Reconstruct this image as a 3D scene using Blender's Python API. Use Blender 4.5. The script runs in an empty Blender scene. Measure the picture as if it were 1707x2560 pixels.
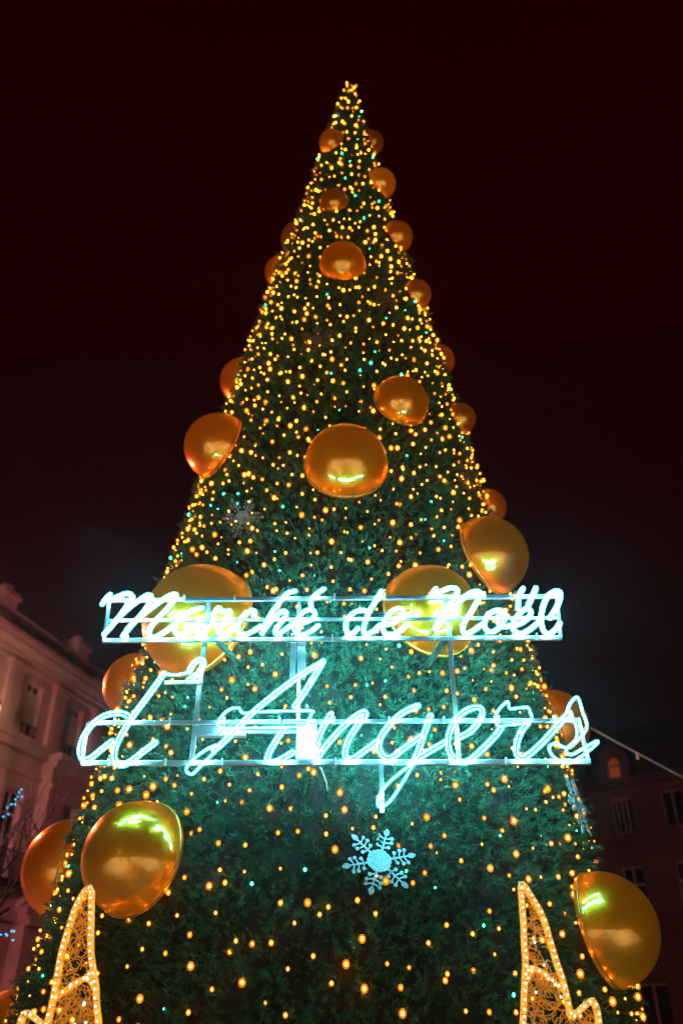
import bpy, math, random
import numpy as np
from mathutils import Vector, Matrix

scene = bpy.context.scene
random.seed(7)
rng = np.random.default_rng(7)
PI = math.pi
R = math.radians

# ---------------------------------------------------------------- camera
cam_d = bpy.data.cameras.new('camera')
cam = bpy.data.objects.new('camera', cam_d)
scene.collection.objects.link(cam)
cam.location = (0, 0, 1.6)
cam.rotation_euler = (R(90 + 32.3), 0, 0)
cam_d.sensor_fit = 'VERTICAL'
cam_d.sensor_height = 36
cam_d.lens = 29.25
cam_d.clip_end = 900
cam_d.dof.use_dof = True
cam_d.dof.focus_distance = 6.9
cam_d.dof.aperture_fstop = 0.78
scene.camera = cam

# ---------------------------------------------------------------- night sky
world = bpy.data.worlds.new('World')
scene.world = world
world.use_nodes = True
nt = world.node_tree
for n in list(nt.nodes):
    nt.nodes.remove(n)
w_out = nt.nodes.new('ShaderNodeOutputWorld')
w_bg = nt.nodes.new('ShaderNodeBackground')
w_tc = nt.nodes.new('ShaderNodeTexCoord')
w_sep = nt.nodes.new('ShaderNodeSeparateXYZ')
w_ramp = nt.nodes.new('ShaderNodeValToRGB')
nt.links.new(w_tc.outputs['Generated'], w_sep.inputs[0])
nt.links.new(w_sep.outputs['Z'], w_ramp.inputs[0])
nt.links.new(w_ramp.outputs[0], w_bg.inputs[0])
nt.links.new(w_bg.outputs[0], w_out.inputs[0])
w_bg.inputs['Strength'].default_value = 1.0
el = w_ramp.color_ramp.elements
el[0].position = 0.0; el[0].color = (.0045, .0014, .0008, 1)
el[1].position = 1.0; el[1].color = (.0085, .0001, .0002, 1)
for p, c in ((.32, (.0058, .0015, .0009, 1)), (.55, (.0092, .0006, .0008, 1)), (.78, (.0108, .0002, .0006, 1))):
    e = el.new(p); e.color = c

scene.view_settings.view_transform = 'Standard'
scene.view_settings.look = 'None'
scene.view_settings.exposure = 0
scene.view_settings.gamma = 1
scene.view_settings.use_curve_mapping = False
scene.cycles.sample_clamp_indirect = 4
scene.cycles.sample_clamp_direct = 0
scene.cycles.max_bounces = 8
scene.cycles.transparent_max_bounces = 12
scene.cycles.use_denoising = True
scene.cycles.filter_width = 1.2

# ---------------------------------------------------------------- helpers
def link(o):
    scene.collection.objects.link(o)
    return o

class MB:
    """collects shapes, then links them as one mesh object"""
    def __init__(self):
        self.v = []; self.f = []; self.smooth = []
    def add(self, vs, fs, smooth=False):
        b = len(self.v)
        self.v.extend([tuple(p) for p in vs])
        for f in fs:
            self.f.append(tuple(i + b for i in f)); self.smooth.append(smooth)
    def box(self, lo, hi, taper=0.0):
        x0, y0, z0 = lo; x1, y1, z1 = hi; t = taper
        vs = [(x0, y0, z0), (x1, y0, z0), (x1, y1, z0), (x0, y1, z0),
              (x0 + t, y0 + t, z1), (x1 - t, y0 + t, z1), (x1 - t, y1 - t, z1), (x0 + t, y1 - t, z1)]
        self.add(vs, [(0, 3, 2, 1), (4, 5, 6, 7), (0, 1, 5, 4), (1, 2, 6, 5), (2, 3, 7, 6), (3, 0, 4, 7)])
    def tube(self, pts, r, sides=6, closed=False, caps=True, r1=None):
        P = [Vector(p) for p in pts]
        n = len(P)
        if n < 2: return
        tang = []
        for i in range(n):
            a = P[(i - 1) % n] if (closed or i > 0) else P[i]
            b = P[(i + 1) % n] if (closed or i < n - 1) else P[i]
            t = b - a
            tang.append(t.normalized() if t.length > 1e-9 else Vector((0, 0, 1)))
        ref = Vector((0, 1, 0)) if abs(tang[0].y) < .9 else Vector((1, 0, 0))
        nrm = (ref - tang[0] * ref.dot(tang[0])).normalized()
        vs = []
        for i in range(n):
            nrm = nrm - tang[i] * nrm.dot(tang[i])
            nrm = nrm.normalized() if nrm.length > 1e-6 else tang[i].orthogonal().normalized()
            bn = tang[i].cross(nrm)
            rr = r if r1 is None else r + (r1 - r) * i / (n - 1)
            for k in range(sides):
                a = 2 * PI * k / sides
                vs.append(P[i] + nrm * (rr * math.cos(a)) + bn * (rr * math.sin(a)))
        fs = []
        m = n if closed else n - 1
        for i in range(m):
            j = (i + 1) % n
            for k in range(sides):
                l = (k + 1) % sides
                fs.append((i * sides + k, i * sides + l, j * sides + l, j * sides + k))
        if caps and not closed:
            fs.append(tuple(range(sides - 1, -1, -1)))
            fs.append(tuple((n - 1) * sides + k for k in range(sides)))
        self.add(vs, fs, True)
    def bar(self, a, b, w, h=None, up=(0, 1, 0)):
        """square bar from a to b"""
        h = h or w
        a = Vector(a); b = Vector(b); t = (b - a).normalized(); u = Vector(up)
        u = (u - t * u.dot(t)).normalized(); s = t.cross(u)
        vs = []
        for p in (a, b):
            for q in ((-1, -1), (1, -1), (1, 1), (-1, 1)):
                vs.append(p + s * (q[0] * w / 2) + u * (q[1] * h / 2))
        self.add(vs, [(0, 3, 2, 1), (4, 5, 6, 7), (0, 1, 5, 4), (1, 2, 6, 5), (2, 3, 7, 6), (3, 0, 4, 7)])
    def ball(self, c, r, nu=8, nv=5, sq=1.0):
        vs = [(c[0], c[1], c[2] + r * sq)]
        for j in range(1, nv):
            t = PI * j / nv
            for i in range(nu):
                a = 2 * PI * i / nu
                vs.append((c[0] + r * math.sin(t) * math.cos(a), c[1] + r * math.sin(t) * math.sin(a), c[2] + r * sq * math.cos(t)))
        vs.append((c[0], c[1], c[2] - r * sq))
        fs = [(0, 1 + i, 1 + (i + 1) % nu) for i in range(nu)]
        for j in range(nv - 2):
            for i in range(nu):
                a = 1 + j * nu + i; b = 1 + j * nu + (i + 1) % nu
                fs.append((a, a + nu, b + nu, b))
        l = len(vs) - 1; o = 1 + (nv - 2) * nu
        fs += [(l, o + (i + 1) % nu, o + i) for i in range(nu)]
        self.add(vs, fs, True)
    def prism(self, outline, y0, y1):
        """outline in x,z extruded along y"""
        n = len(outline)
        vs = [(x, y0, z) for x, z in outline] + [(x, y1, z) for x, z in outline]
        fs = [tuple(range(n)), tuple(range(2 * n - 1, n - 1, -1))]
        for i in range(n):
            j = (i + 1) % n
            fs.append((i, i + n, j + n, j))
        self.add(vs, fs)
    def mesh(self, name, mat):
        me = bpy.data.meshes.new(name)
        me.from_pydata(self.v, [], self.f)
        me.polygons.foreach_set('use_smooth', self.smooth)
        me.materials.append(mat)
        me.update()
        return me
    def build(self, name, mat, parent=None, bevel=0):
        o = link(bpy.data.objects.new(name, self.mesh(name, mat)))
        if parent is not None: o.parent = parent
        if bevel:
            b = o.modifiers.new('bevel', 'BEVEL'); b.width = bevel; b.segments = 2; b.limit_method = 'ANGLE'
        return o

def tag(o, label=None, cat=None, group=None, kind=None):
    if label: o['label'] = label
    if cat: o['category'] = cat
    if group: o['group'] = group
    if kind: o['kind'] = kind
    return o

def thing(name, loc=(0, 0, 0), rz=0):
    o = bpy.data.objects.new(name, None)
    o.empty_display_size = .2
    o.location = loc; o.rotation_euler = (0, 0, rz)
    return link(o)

def smooth_path(pts, closed=False, step=4):
    """Catmull-Rom through 2D or 3D points"""
    P = [np.array(p, float) for p in pts]
    n = len(P)
    if n == 2: return [tuple(P[0] + (P[1] - P[0]) * k / step) for k in range(step + 1)]
    out = []
    m = n if closed else n - 1
    for i in range(m):
        if closed:
            p0, p1, p2, p3 = P[i - 1], P[i], P[(i + 1) % n], P[(i + 2) % n]
        else:
            p0 = P[i - 1] if i > 0 else 2 * P[0] - P[1]
            p1, p2 = P[i], P[i + 1]
            p3 = P[i + 2] if i + 2 < n else 2 * P[-1] - P[-2]
        for k in range(step):
            t = k / step
            out.append(tuple(.5 * (2 * p1 + (p2 - p0) * t + (2 * p0 - 5 * p1 + 4 * p2 - p3) * t * t + (3 * p1 - p0 - 3 * p2 + p3) * t ** 3)))
    if not closed: out.append(tuple(P[-1]))
    return out

# ---------------------------------------------------------------- materials
def mat(name, base=(.5, .5, .5), rough=.6, metal=0, spec=.5, noise=None, bump=None, emit=None, estr=0, trans=0):
    m = bpy.data.materials.new(name)
    m.use_nodes = True
    N = m.node_tree.nodes; L = m.node_tree.links
    b = N['Principled BSDF']
    b.inputs['Base Color'].default_value = (*base, 1)
    b.inputs['Roughness'].default_value = rough
    b.inputs['Metallic'].default_value = metal
    b.inputs['Specular IOR Level'].default_value = spec
    if emit:
        b.inputs['Emission Color'].default_value = (*emit, 1)
        b.inputs['Emission Strength'].default_value = estr
    tc = N.new('ShaderNodeTexCoord')
    if noise:
        sc, amt, detail = noise
        t = N.new('ShaderNodeTexNoise'); t.inputs['Scale'].default_value = sc; t.inputs['Detail'].default_value = detail
        L.new(tc.outputs['Object'], t.inputs['Vector'])
        r = N.new('ShaderNodeValToRGB')
        r.color_ramp.elements[0].position = .3; r.color_ramp.elements[1].position = .7
        r.color_ramp.elements[0].color = tuple(c * (1 - amt) for c in base) + (1,)
        r.color_ramp.elements[1].color = tuple(min(1, c * (1 + amt)) for c in base) + (1,)
        L.new(t.outputs['Fac'], r.inputs[0]); L.new(r.outputs[0], b.inputs['Base Color'])
    if bump:
        sc, st = bump
        t2 = N.new('ShaderNodeTexNoise'); t2.inputs['Scale'].default_value = sc; t2.inputs['Detail'].default_value = 4
        L.new(tc.outputs['Object'], t2.inputs['Vector'])
        bp = N.new('ShaderNodeBump'); bp.inputs['Strength'].default_value = st; bp.inputs['Distance'].default_value = .02
        L.new(t2.outputs['Fac'], bp.inputs['Height']); L.new(bp.outputs[0], b.inputs['Normal'])
    return m

def emission_mat(name, col, strength, sampling='FRONT', transparent=0.0):
    m = bpy.data.materials.new(name)
    m.use_nodes = True
    N = m.node_tree.nodes; L = m.node_tree.links
    N.remove(N['Principled BSDF'])
    e = N.new('ShaderNodeEmission')
    e.inputs[0].default_value = (*col, 1); e.inputs[1].default_value = strength
    out = N['Material Output']
    if transparent:
        t = N.new('ShaderNodeBsdfTransparent'); mx = N.new('ShaderNodeMixShader')
        mx.inputs[0].default_value = transparent
        L.new(e.outputs[0], mx.inputs[1]); L.new(t.outputs[0], mx.inputs[2]); L.new(mx.outputs[0], out.inputs[0])
    else:
        L.new(e.outputs[0], out.inputs[0])
    m.cycles.emission_sampling = sampling
    return m

M = {}
M['paving'] = mat('paving', (.16, .145, .12), .45, noise=(1.2, .35, 6), bump=(14, .2))
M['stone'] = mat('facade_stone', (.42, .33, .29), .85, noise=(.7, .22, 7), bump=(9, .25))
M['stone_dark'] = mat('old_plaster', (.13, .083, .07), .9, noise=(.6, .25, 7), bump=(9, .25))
M['slate'] = mat('slate', (.05, .05, .055), .6, noise=(3, .4, 5), bump=(16, .3))
M['frame_paint'] = mat('window_paint', (.55, .5, .47), .5)
M['pane'] = mat('window_glass', (.012, .012, .014), .12, spec=.35)
M['shutter'] = mat('shutter_paint', (.5, .42, .38), .6, noise=(3, .12, 3))
M['iron'] = mat('wrought_iron', (.02, .02, .022), .5, metal=.4)
M['bark'] = mat('bark', (.05, .04, .033), .9, noise=(12, .4, 6), bump=(30, .6))
M['alu'] = mat('aluminium', (.42, .42, .43), .38, metal=.9, noise=(6, .12, 5), bump=(90, .12))
M['white_box'] = mat('white_plastic', (.8, .8, .8), .4)
M['black_cable'] = mat('black_cable', (.02, .02, .02), .5)
M['grey_cable'] = mat('pale_cable', (.8, .55, .45), .6)
M['tinsel'] = mat('green_tinsel', (.03, .09, .05), .6, noise=(60, .6, 4), bump=(120, .8))
M['wire_green'] = mat('green_wire', (.015, .06, .06), .5)
M['twig'] = mat('twig', (.13, .085, .045), .8)
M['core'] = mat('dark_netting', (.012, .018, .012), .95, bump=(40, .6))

def needle_material():
    m = bpy.data.materials.new('needle_green')
    m.use_nodes = True
    N = m.node_tree.nodes; L = m.node_tree.links
    b = N['Principled BSDF']
    b.inputs['Roughness'].default_value = .5
    b.inputs['Specular IOR Level'].default_value = .25
    tc = N.new('ShaderNodeTexCoord')
    t = N.new('ShaderNodeTexNoise'); t.inputs['Scale'].default_value = 9; t.inputs['Detail'].default_value = 5
    L.new(tc.outputs['Object'], t.inputs['Vector'])
    r = N.new('ShaderNodeValToRGB')
    e = r.color_ramp.elements
    e[0].position = .3; e[0].color = (.028, .055, .036, 1)
    e[1].position = .72; e[1].color = (.06, .235, .125, 1)
    k = e.new(.5); k.color = (.036, .16, .085, 1)
    L.new(t.outputs['Fac'], r.inputs[0]); L.new(r.outputs[0], b.inputs['Base Color'])
    tr = N.new('ShaderNodeBsdfTranslucent')
    L.new(r.outputs[0], tr.inputs[0])
    mx = N.new('ShaderNodeMixShader'); mx.inputs[0].default_value = .2
    L.new(b.outputs[0], mx.inputs[1]); L.new(tr.outputs[0], mx.inputs[2])
    L.new(mx.outputs[0], N['Material Output'].inputs[0])
    return m
M['needle'] = needle_material()

def gold_material():
    m = bpy.data.materials.new('gold_acrylic')
    m.use_nodes = True
    N = m.node_tree.nodes; L = m.node_tree.links
    b = N['Principled BSDF']
    b.inputs['Base Color'].default_value = (1, .53, .035, 1)
    b.inputs['Metallic'].default_value = 1
    b.inputs['Roughness'].default_value = .36
    b.inputs['Coat Weight'].default_value = 1.0
    b.inputs['Coat Roughness'].default_value = .04
    b.inputs['Coat IOR'].default_value = 2.1
    b.inputs['Coat Tint'].default_value = (1, .8, .4, 1)
    tc = N.new('ShaderNodeTexCoord')
    # rain drops on the shell
    vo = N.new('ShaderNodeTexVoronoi'); vo.inputs['Scale'].default_value = 46
    L.new(tc.outputs['Object'], vo.inputs['Vector'])
    rp = N.new('ShaderNodeValToRGB')
    rp.color_ramp.elements[0].position = .0; rp.color_ramp.elements[0].color = (1, 1, 1, 1)
    rp.color_ramp.elements[1].position = .26; rp.color_ramp.elements[1].color = (0, 0, 0, 1)
    L.new(vo.outputs['Distance'], rp.inputs[0])
    ns = N.new('ShaderNodeTexNoise'); ns.inputs['Scale'].default_value = 3.2; ns.inputs['Detail'].default_value = 3
    L.new(tc.outputs['Object'], ns.inputs['Vector'])
    ad = N.new('ShaderNodeMath'); ad.operation = 'MULTIPLY_ADD'; ad.inputs[1].default_value = .9
    L.new(ns.outputs['Fac'], ad.inputs[0]); L.new(rp.outputs[0], ad.inputs[2])
    bp = N.new('ShaderNodeBump'); bp.inputs['Strength'].default_value = .12; bp.inputs['Distance'].default_value = .008
    L.new(ad.outputs[0], bp.inputs['Height']); L.new(bp.outputs[0], b.inputs['Normal'])
    rr = N.new('ShaderNodeMapRange')
    rr.inputs['From Min'].default_value = .3; rr.inputs['From Max'].default_value = .7
    rr.inputs['To Min'].default_value = .29; rr.inputs['To Max'].default_value = .36
    L.new(ns.outputs['Fac'], rr.inputs['Value']); L.new(rr.outputs[0], b.inputs['Roughness'])
    tr = N.new('ShaderNodeBsdfTranslucent'); tr.inputs[0].default_value = (1, .78, .02, 1)
    mx = N.new('ShaderNodeMixShader'); mx.inputs[0].default_value = .36
    L.new(b.outputs[0], mx.inputs[1]); L.new(tr.outputs[0], mx.inputs[2])
    L.new(mx.outputs[0], N['Material Output'].inputs[0])
    return m
M['gold'] = gold_material()
M['rim'] = mat('amber_rim', (.85, .45, .08), .25, metal=.6)

def glitter_material(name='silver_glitter', lo=.3, hi=1.0, tint=(1, 1, 1)):
    m = bpy.data.materials.new(name)
    m.use_nodes = True
    N = m.node_tree.nodes; L = m.node_tree.links
    b = N['Principled BSDF']
    b.inputs['Roughness'].default_value = .4
    b.inputs['Metallic'].default_value = .1
    tc = N.new('ShaderNodeTexCoord')
    vo = N.new('ShaderNodeTexVoronoi'); vo.inputs['Scale'].default_value = 70
    L.new(tc.outputs['Object'], vo.inputs['Vector'])
    sp = N.new('ShaderNodeSeparateColor'); L.new(vo.outputs['Color'], sp.inputs[0])
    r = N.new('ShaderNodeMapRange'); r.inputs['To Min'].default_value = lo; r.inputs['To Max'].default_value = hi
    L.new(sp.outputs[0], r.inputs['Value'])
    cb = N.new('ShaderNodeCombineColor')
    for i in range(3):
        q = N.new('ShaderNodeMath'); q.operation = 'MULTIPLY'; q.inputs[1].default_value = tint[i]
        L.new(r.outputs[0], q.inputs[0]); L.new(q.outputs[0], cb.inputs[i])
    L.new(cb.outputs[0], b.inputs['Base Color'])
    bp = N.new('ShaderNodeBump'); bp.inputs['Strength'].default_value = .7; bp.inputs['Distance'].default_value = .004
    L.new(sp.outputs[1], bp.inputs['Height']); L.new(bp.outputs[0], b.inputs['Normal'])
    return m
M['glitter'] = glitter_material('cyan_lit_glitter', .25, 1.0, (.6, .92, 1))  # silver glitter with the neon's cyan light put into its colour
M['glitter_dark'] = glitter_material('dim_warm_glitter', .03, .3, (1, .75, .65))  # same silver glitter, dim warm light put into its colour

M['neon'] = emission_mat('neon_core', (.17, .85, 1.0), 420)
M['glow_sleeve'] = emission_mat('neon_glow_sleeve', (0.0, .66, 1.0), 18.0, 'FRONT', .5)  # emissive shell that puts a cyan glow fringe round the tubes
M['bulb_warm'] = emission_mat('bulb_warm', (1.0, .215, .010), 120)
M['cap'] = emission_mat('amber_cap', (1.0, .22, .007), 1.4, 'NONE', .5)  # see-through emissive shell imitating an orange halo round each warm bulb
M['bulb_dim'] = emission_mat('bulb_dim', (1.0, .2, .008), 22)
M['bulb_green'] = emission_mat('bulb_green', (.02, 1.0, .5), 25)
M['bulb_cyan'] = emission_mat('bulb_cyan', (.03, .7, 1.0), 35)
M['bulb_blue'] = emission_mat('bulb_blue', (.02, .45, 1.0), 4)
M['led_white'] = emission_mat('led_white', (.72, .95, 1.0), 3)
M['rope'] = emission_mat('rope_glow', (1.0, .46, .08), .9, 'FRONT', .45)
M['lamp_glass'] = emission_mat('lamp_glass', (1.0, .72, .36), 2.5)
M['lit_room'] = emission_mat('lit_room', (1.0, .16, .02), .14)

def rope_material():
    m = bpy.data.materials.new('clear_rope')
    m.use_nodes = True
    N = m.node_tree.nodes; L = m.node_tree.links
    b = N['Principled BSDF']
    b.inputs['Base Color'].default_value = (.3, .15, .03, 1)
    b.inputs['Roughness'].default_value = .15
    tc = N.new('ShaderNodeTexCoord')
    mp = N.new('ShaderNodeMapping'); mp.inputs['Scale'].default_value = (150, 150, 22)
    L.new(tc.outputs['Object'], mp.inputs[0])
    ns = N.new('ShaderNodeTexNoise'); ns.inputs['Scale'].default_value = 1; ns.inputs['Detail'].default_value = 3
    L.new(mp.outputs[0], ns.inputs['Vector'])
    r = N.new('ShaderNodeValToRGB')
    r.color_ramp.elements[0].position = .38; r.color_ramp.elements[0].color = (.30, .09, .004, 1)
    r.color_ramp.elements[1].position = .66; r.color_ramp.elements[1].color = (1.0, .44, .035, 1)
    L.new(ns.outputs['Fac'], r.inputs[0]); L.new(r.outputs[0], b.inputs['Emission Color'])
    b.inputs['Emission Strength'].default_value = 1.7
    tr = N.new('ShaderNodeBsdfTransparent')
    mx = N.new('ShaderNodeMixShader'); mx.inputs[0].default_value = .3
    L.new(b.outputs[0], mx.inputs[1]); L.new(tr.outputs[0], mx.inputs[2])
    L.new(mx.outputs[0], N['Material Output'].inputs[0])
    return m
M['rope'] = rope_material()
M['woven'] = mat('self_lit_strands', (.85, .38, .06), .35, spec=.5, emit=(1, .34, .02), estr=.22)  # faint emission stands in for lamp light falling on the strands
M['tie'] = mat('cable_tie', (.75, .55, .25), .4)

# ---------------------------------------------------------------- tree profile
KZ = [0.3, 1.5, 2.5, 4, 6, 8, 10, 12, 14, 16, 17.5, 18.6]
KR = [3.213, 3.151, 2.958, 2.726, 2.346, 2.024, 1.665, 1.298, .88, .54, .27, .07]
def tree_r(z): return float(np.interp(z, KZ, KR))
def tree_x(z): return -.12 + .0165 * (z - 1.86)          # the tree leans a little
TREE_Y = 10.0
def on_tree(phi, z, off=0.0):
    r = tree_r(z) + off
    return Vector((tree_x(z) + r * math.cos(phi), TREE_Y + r * math.sin(phi), z))
def tree_normal(phi, z):
    sl = -(tree_r(z + .3) - tree_r(z - .3)) / .6
    return Vector((math.cos(phi), math.sin(phi), sl)).normalized()
SIGN_TOP = [["M", [["d", [[-2.204, 4.984], [-2.18, 5.039], [-2.147, 5.083]]], ["d", [[-2.132, 5.023], [-2.062, 5.063], [-1.98, 5.091], [-1.943, 5.051], [-1.982, 4.945], [-2.066, 4.791], [-2.14, 4.681]]], ["d", [[-2.049, 4.821], [-1.952, 4.937], [-1.87, 5.015], [-1.792, 5.075], [-1.758, 5.031], [-1.807, 4.906], [-1.895, 4.775], [-1.967, 4.662]]], ["d", [[-1.937, 4.722], [-1.847, 4.837], [-1.708, 4.968], [-1.604, 5.055], [-1.542, 5.075], [-1.531, 5.039], [-1.597, 4.929], [-1.689, 4.806], [-1.734, 4.715], [-1.712, 4.647], [-1.651, 4.658], [-1.58, 4.711], [-1.523, 4.76]]]]], ["a", [["d", [[-1.284, 4.945], [-1.384, 4.914], [-1.469, 4.852], [-1.513, 4.768], [-1.495, 4.7], [-1.444, 4.677], [-1.365, 4.722], [-1.29, 4.821]]], ["d", [[-1.281, 4.837], [-1.313, 4.73], [-1.277, 4.677], [-1.226, 4.722], [-1.168, 4.791]]]]], ["r", [["d", [[-1.18, 4.791], [-1.166, 4.883], [-1.129, 4.945], [-1.094, 4.906], [-1.028, 4.914], [-1.034, 4.86], [-1.084, 4.775], [-1.111, 4.715], [-1.087, 4.673], [-1.027, 4.707], [-0.961, 4.76]]]]], ["c", [["d", [[-0.806, 4.867], [-0.794, 4.906], [-0.83, 4.918], [-0.89, 4.867], [-0.935, 4.791], [-0.937, 4.722], [-0.9, 4.681], [-0.824, 4.7], [-0.737, 4.76]]]]], ["h", [["d", [[-0.433, 5.119], [-0.503, 5.095], [-0.558, 5.023], [-0.625, 4.922], [-0.677, 4.821], [-0.714, 4.73], [-0.716, 4.692]]], ["d", [[-0.713, 4.7], [-0.661, 4.783], [-0.594, 4.867], [-0.536, 4.91], [-0.503, 4.883], [-0.549, 4.798], [-0.595, 4.722], [-0.583, 4.681], [-0.525, 4.715], [-0.437, 4.783]]]]], ["e", [["d", [[-0.416, 4.783], [-0.318, 4.806], [-0.249, 4.86], [-0.26, 4.922], [-0.335, 4.914], [-0.396, 4.844], [-0.422, 4.76], [-0.406, 4.692], [-0.35, 4.677], [-0.274, 4.715], [-0.212, 4.768]]], ["d", [[-0.282, 4.945], [-0.28, 5.023], [-0.231, 5.087], [-0.164, 5.139]]]]], ["d", [["d", [[0.258, 4.906], [0.18, 4.922], [0.102, 4.887], [0.056, 4.829], [0.038, 4.76], [0.056, 4.7], [0.101, 4.688], [0.147, 4.741]]], ["d", [[0.369, 5.115], [0.317, 5.015], [0.258, 4.914], [0.221, 4.821], [0.199, 4.73], [0.219, 4.681], [0.282, 4.707], [0.354, 4.775]]]]], ["e", [["d", [[0.367, 4.768], [0.473, 4.798], [0.546, 4.86], [0.562, 4.922], [0.513, 4.937], [0.441, 4.891], [0.393, 4.806], [0.377, 4.73], [0.407, 4.685], [0.47, 4.685], [0.534, 4.722], [0.584, 4.768]]]]], ["N", [["d", [[0.833, 5.083], [0.88, 5.143]]], ["d", [[0.893, 5.091], [0.964, 5.131], [1.037, 5.151], [1.078, 5.115], [1.036, 5.039], [0.949, 4.906], [0.886, 4.806], [0.847, 4.737]]], ["d", [[0.869, 4.753], [0.937, 4.837], [1.045, 4.961], [1.152, 5.063], [1.242, 5.111], [1.287, 5.087], [1.247, 5.0], [1.181, 4.891], [1.109, 4.783], [1.096, 4.707], [1.129, 4.681], [1.202, 4.722], [1.284, 4.783]]]]], ["o", [["d", [[1.439, 4.925], [1.369, 4.898], [1.313, 4.829], [1.299, 4.753], [1.337, 4.707], [1.397, 4.722], [1.459, 4.783], [1.495, 4.852], [1.486, 4.906], [1.446, 4.925]]], ["d", [[1.465, 4.906], [1.428, 4.852], [1.425, 4.791], [1.463, 4.753], [1.528, 4.768]]]]], ["e", [["d", [[1.534, 4.76], [1.643, 4.798], [1.717, 4.86], [1.735, 4.914], [1.695, 4.937], [1.633, 4.891], [1.576, 4.821], [1.554, 4.753], [1.576, 4.7], [1.638, 4.692], [1.713, 4.737], [1.807, 4.814]]], ["d", [[1.69, 5.143], [1.642, 5.063], [1.62, 4.937]]], ["d", [[1.809, 5.143], [1.758, 5.047], [1.702, 4.937]]]]], ["l", [["d", [[1.902, 4.844], [1.972, 4.945], [2.021, 5.039], [2.03, 5.103], [1.989, 5.119], [1.918, 5.071], [1.864, 4.984], [1.83, 4.883], [1.818, 4.791], [1.829, 4.715], [1.867, 4.685], [1.928, 4.722], [1.986, 4.791]]]]]]
SIGN_LOW = [["d", [["d", [[-1.927, 3.709], [-2.01, 3.636], [-2.085, 3.567], [-2.144, 3.559], [-2.181, 3.627], [-2.173, 3.74], [-2.121, 3.845], [-2.028, 3.926], [-1.918, 3.953], [-1.837, 3.935], [-1.786, 3.885]]], ["d", [[-1.558, 4.304], [-1.658, 4.126], [-1.781, 3.917], [-1.856, 3.757], [-1.891, 3.644], [-1.878, 3.55], [-1.821, 3.508], [-1.756, 3.533], [-1.663, 3.61], [-1.562, 3.696]]]]], ["apostrophe", [["d", [[-1.339, 4.333], [-1.301, 4.409], [-1.249, 4.438], [-1.223, 4.4], [-1.248, 4.323], [-1.298, 4.276], [-1.339, 4.243]]], ["s", [[-1.53, 4.299], [-1.444, 4.295], [-1.373, 4.309], [-1.338, 4.323]]]]], ["A", [["d", [[-0.162, 4.419], [-0.398, 4.266], [-0.726, 3.989], [-0.874, 3.827], [-1.011, 3.679], [-1.067, 3.636]]], ["c", [[-1.062, 3.67], [-1.168, 3.61], [-1.254, 3.525], [-1.279, 3.474], [-1.255, 3.441], [-1.213, 3.445], [-1.12, 3.55], [-1.026, 3.653]]], ["d", [[-0.162, 4.419], [-0.28, 4.201], [-0.4, 4.007]]], ["d", [[-0.485, 3.814], [-0.555, 3.696], [-0.61, 3.584], [-0.595, 3.537], [-0.531, 3.537], [-0.405, 3.61]]], ["c", [[-1.05, 3.845], [-1.004, 3.935], [-0.946, 3.98], [-0.88, 3.989], [-0.838, 3.944], [-0.724, 3.953], [-0.275, 3.966], [-0.257, 3.939], [-0.291, 3.863], [-0.342, 3.826], [-0.856, 3.814], [-0.977, 3.81]]]]], ["n", [["d", [[-0.092, 3.942], [-0.157, 3.826], [-0.203, 3.703], [-0.213, 3.617], [-0.198, 3.557]]], ["d", [[-0.196, 3.57], [-0.129, 3.668], [-0.008, 3.808], [0.105, 3.91], [0.19, 3.96], [0.202, 3.928], [0.149, 3.861], [0.07, 3.738], [0.03, 3.625], [0.043, 3.565], [0.094, 3.561], [0.189, 3.625], [0.303, 3.707]]]]], ["g", [["d", [[0.655, 4.019], [0.519, 3.951], [0.402, 3.843], [0.329, 3.738], [0.314, 3.651], [0.351, 3.583], [0.419, 3.574], [0.525, 3.651], [0.668, 3.751]]], ["d", [[0.76, 3.928], [0.694, 3.764], [0.644, 3.634], [0.588, 3.523]]], ["c", [[0.588, 3.515], [0.541, 3.431], [0.47, 3.323], [0.391, 3.218], [0.323, 3.174], [0.292, 3.194], [0.309, 3.266], [0.37, 3.348], [0.465, 3.431]]], ["d", [[0.588, 3.532], [0.712, 3.608], [0.868, 3.696]]]]], ["e", [["d", [[0.974, 3.735], [1.082, 3.788], [1.168, 3.876], [1.205, 3.957], [1.179, 4.002], [1.089, 3.984], [0.987, 3.912], [0.917, 3.796], [0.893, 3.692], [0.912, 3.597], [0.985, 3.537], [1.062, 3.55], [1.173, 3.64], [1.286, 3.744], [1.355, 3.827]]]]], ["r", [["c", [[1.338, 3.832], [1.31, 3.885], [1.323, 3.948], [1.384, 4.02], [1.435, 4.05], [1.444, 3.993], [1.523, 3.998], [1.598, 4.002], [1.615, 3.957], [1.621, 3.903], [1.578, 3.867], [1.471, 3.854], [1.387, 3.845]]], ["d", [[1.588, 3.876], [1.516, 3.788], [1.471, 3.692], [1.457, 3.605], [1.5, 3.567], [1.572, 3.605], [1.707, 3.718], [1.838, 3.849], [1.949, 3.952]]]]], ["s", [["c", [[1.933, 3.966], [1.97, 4.039], [2.031, 4.094], [2.052, 4.057], [2.064, 3.957], [2.083, 3.858], [2.055, 3.788], [1.984, 3.718], [1.906, 3.657], [1.855, 3.661], [1.799, 3.692], [1.749, 3.674], [1.738, 3.623], [1.781, 3.563], [1.862, 3.529], [1.951, 3.554], [2.055, 3.623], [2.144, 3.692], [2.138, 3.709], [2.035, 3.657], [1.914, 3.597], [1.877, 3.64], [1.966, 3.718], [1.992, 3.805], [1.981, 3.876], [1.957, 3.948]]]]]]
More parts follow.
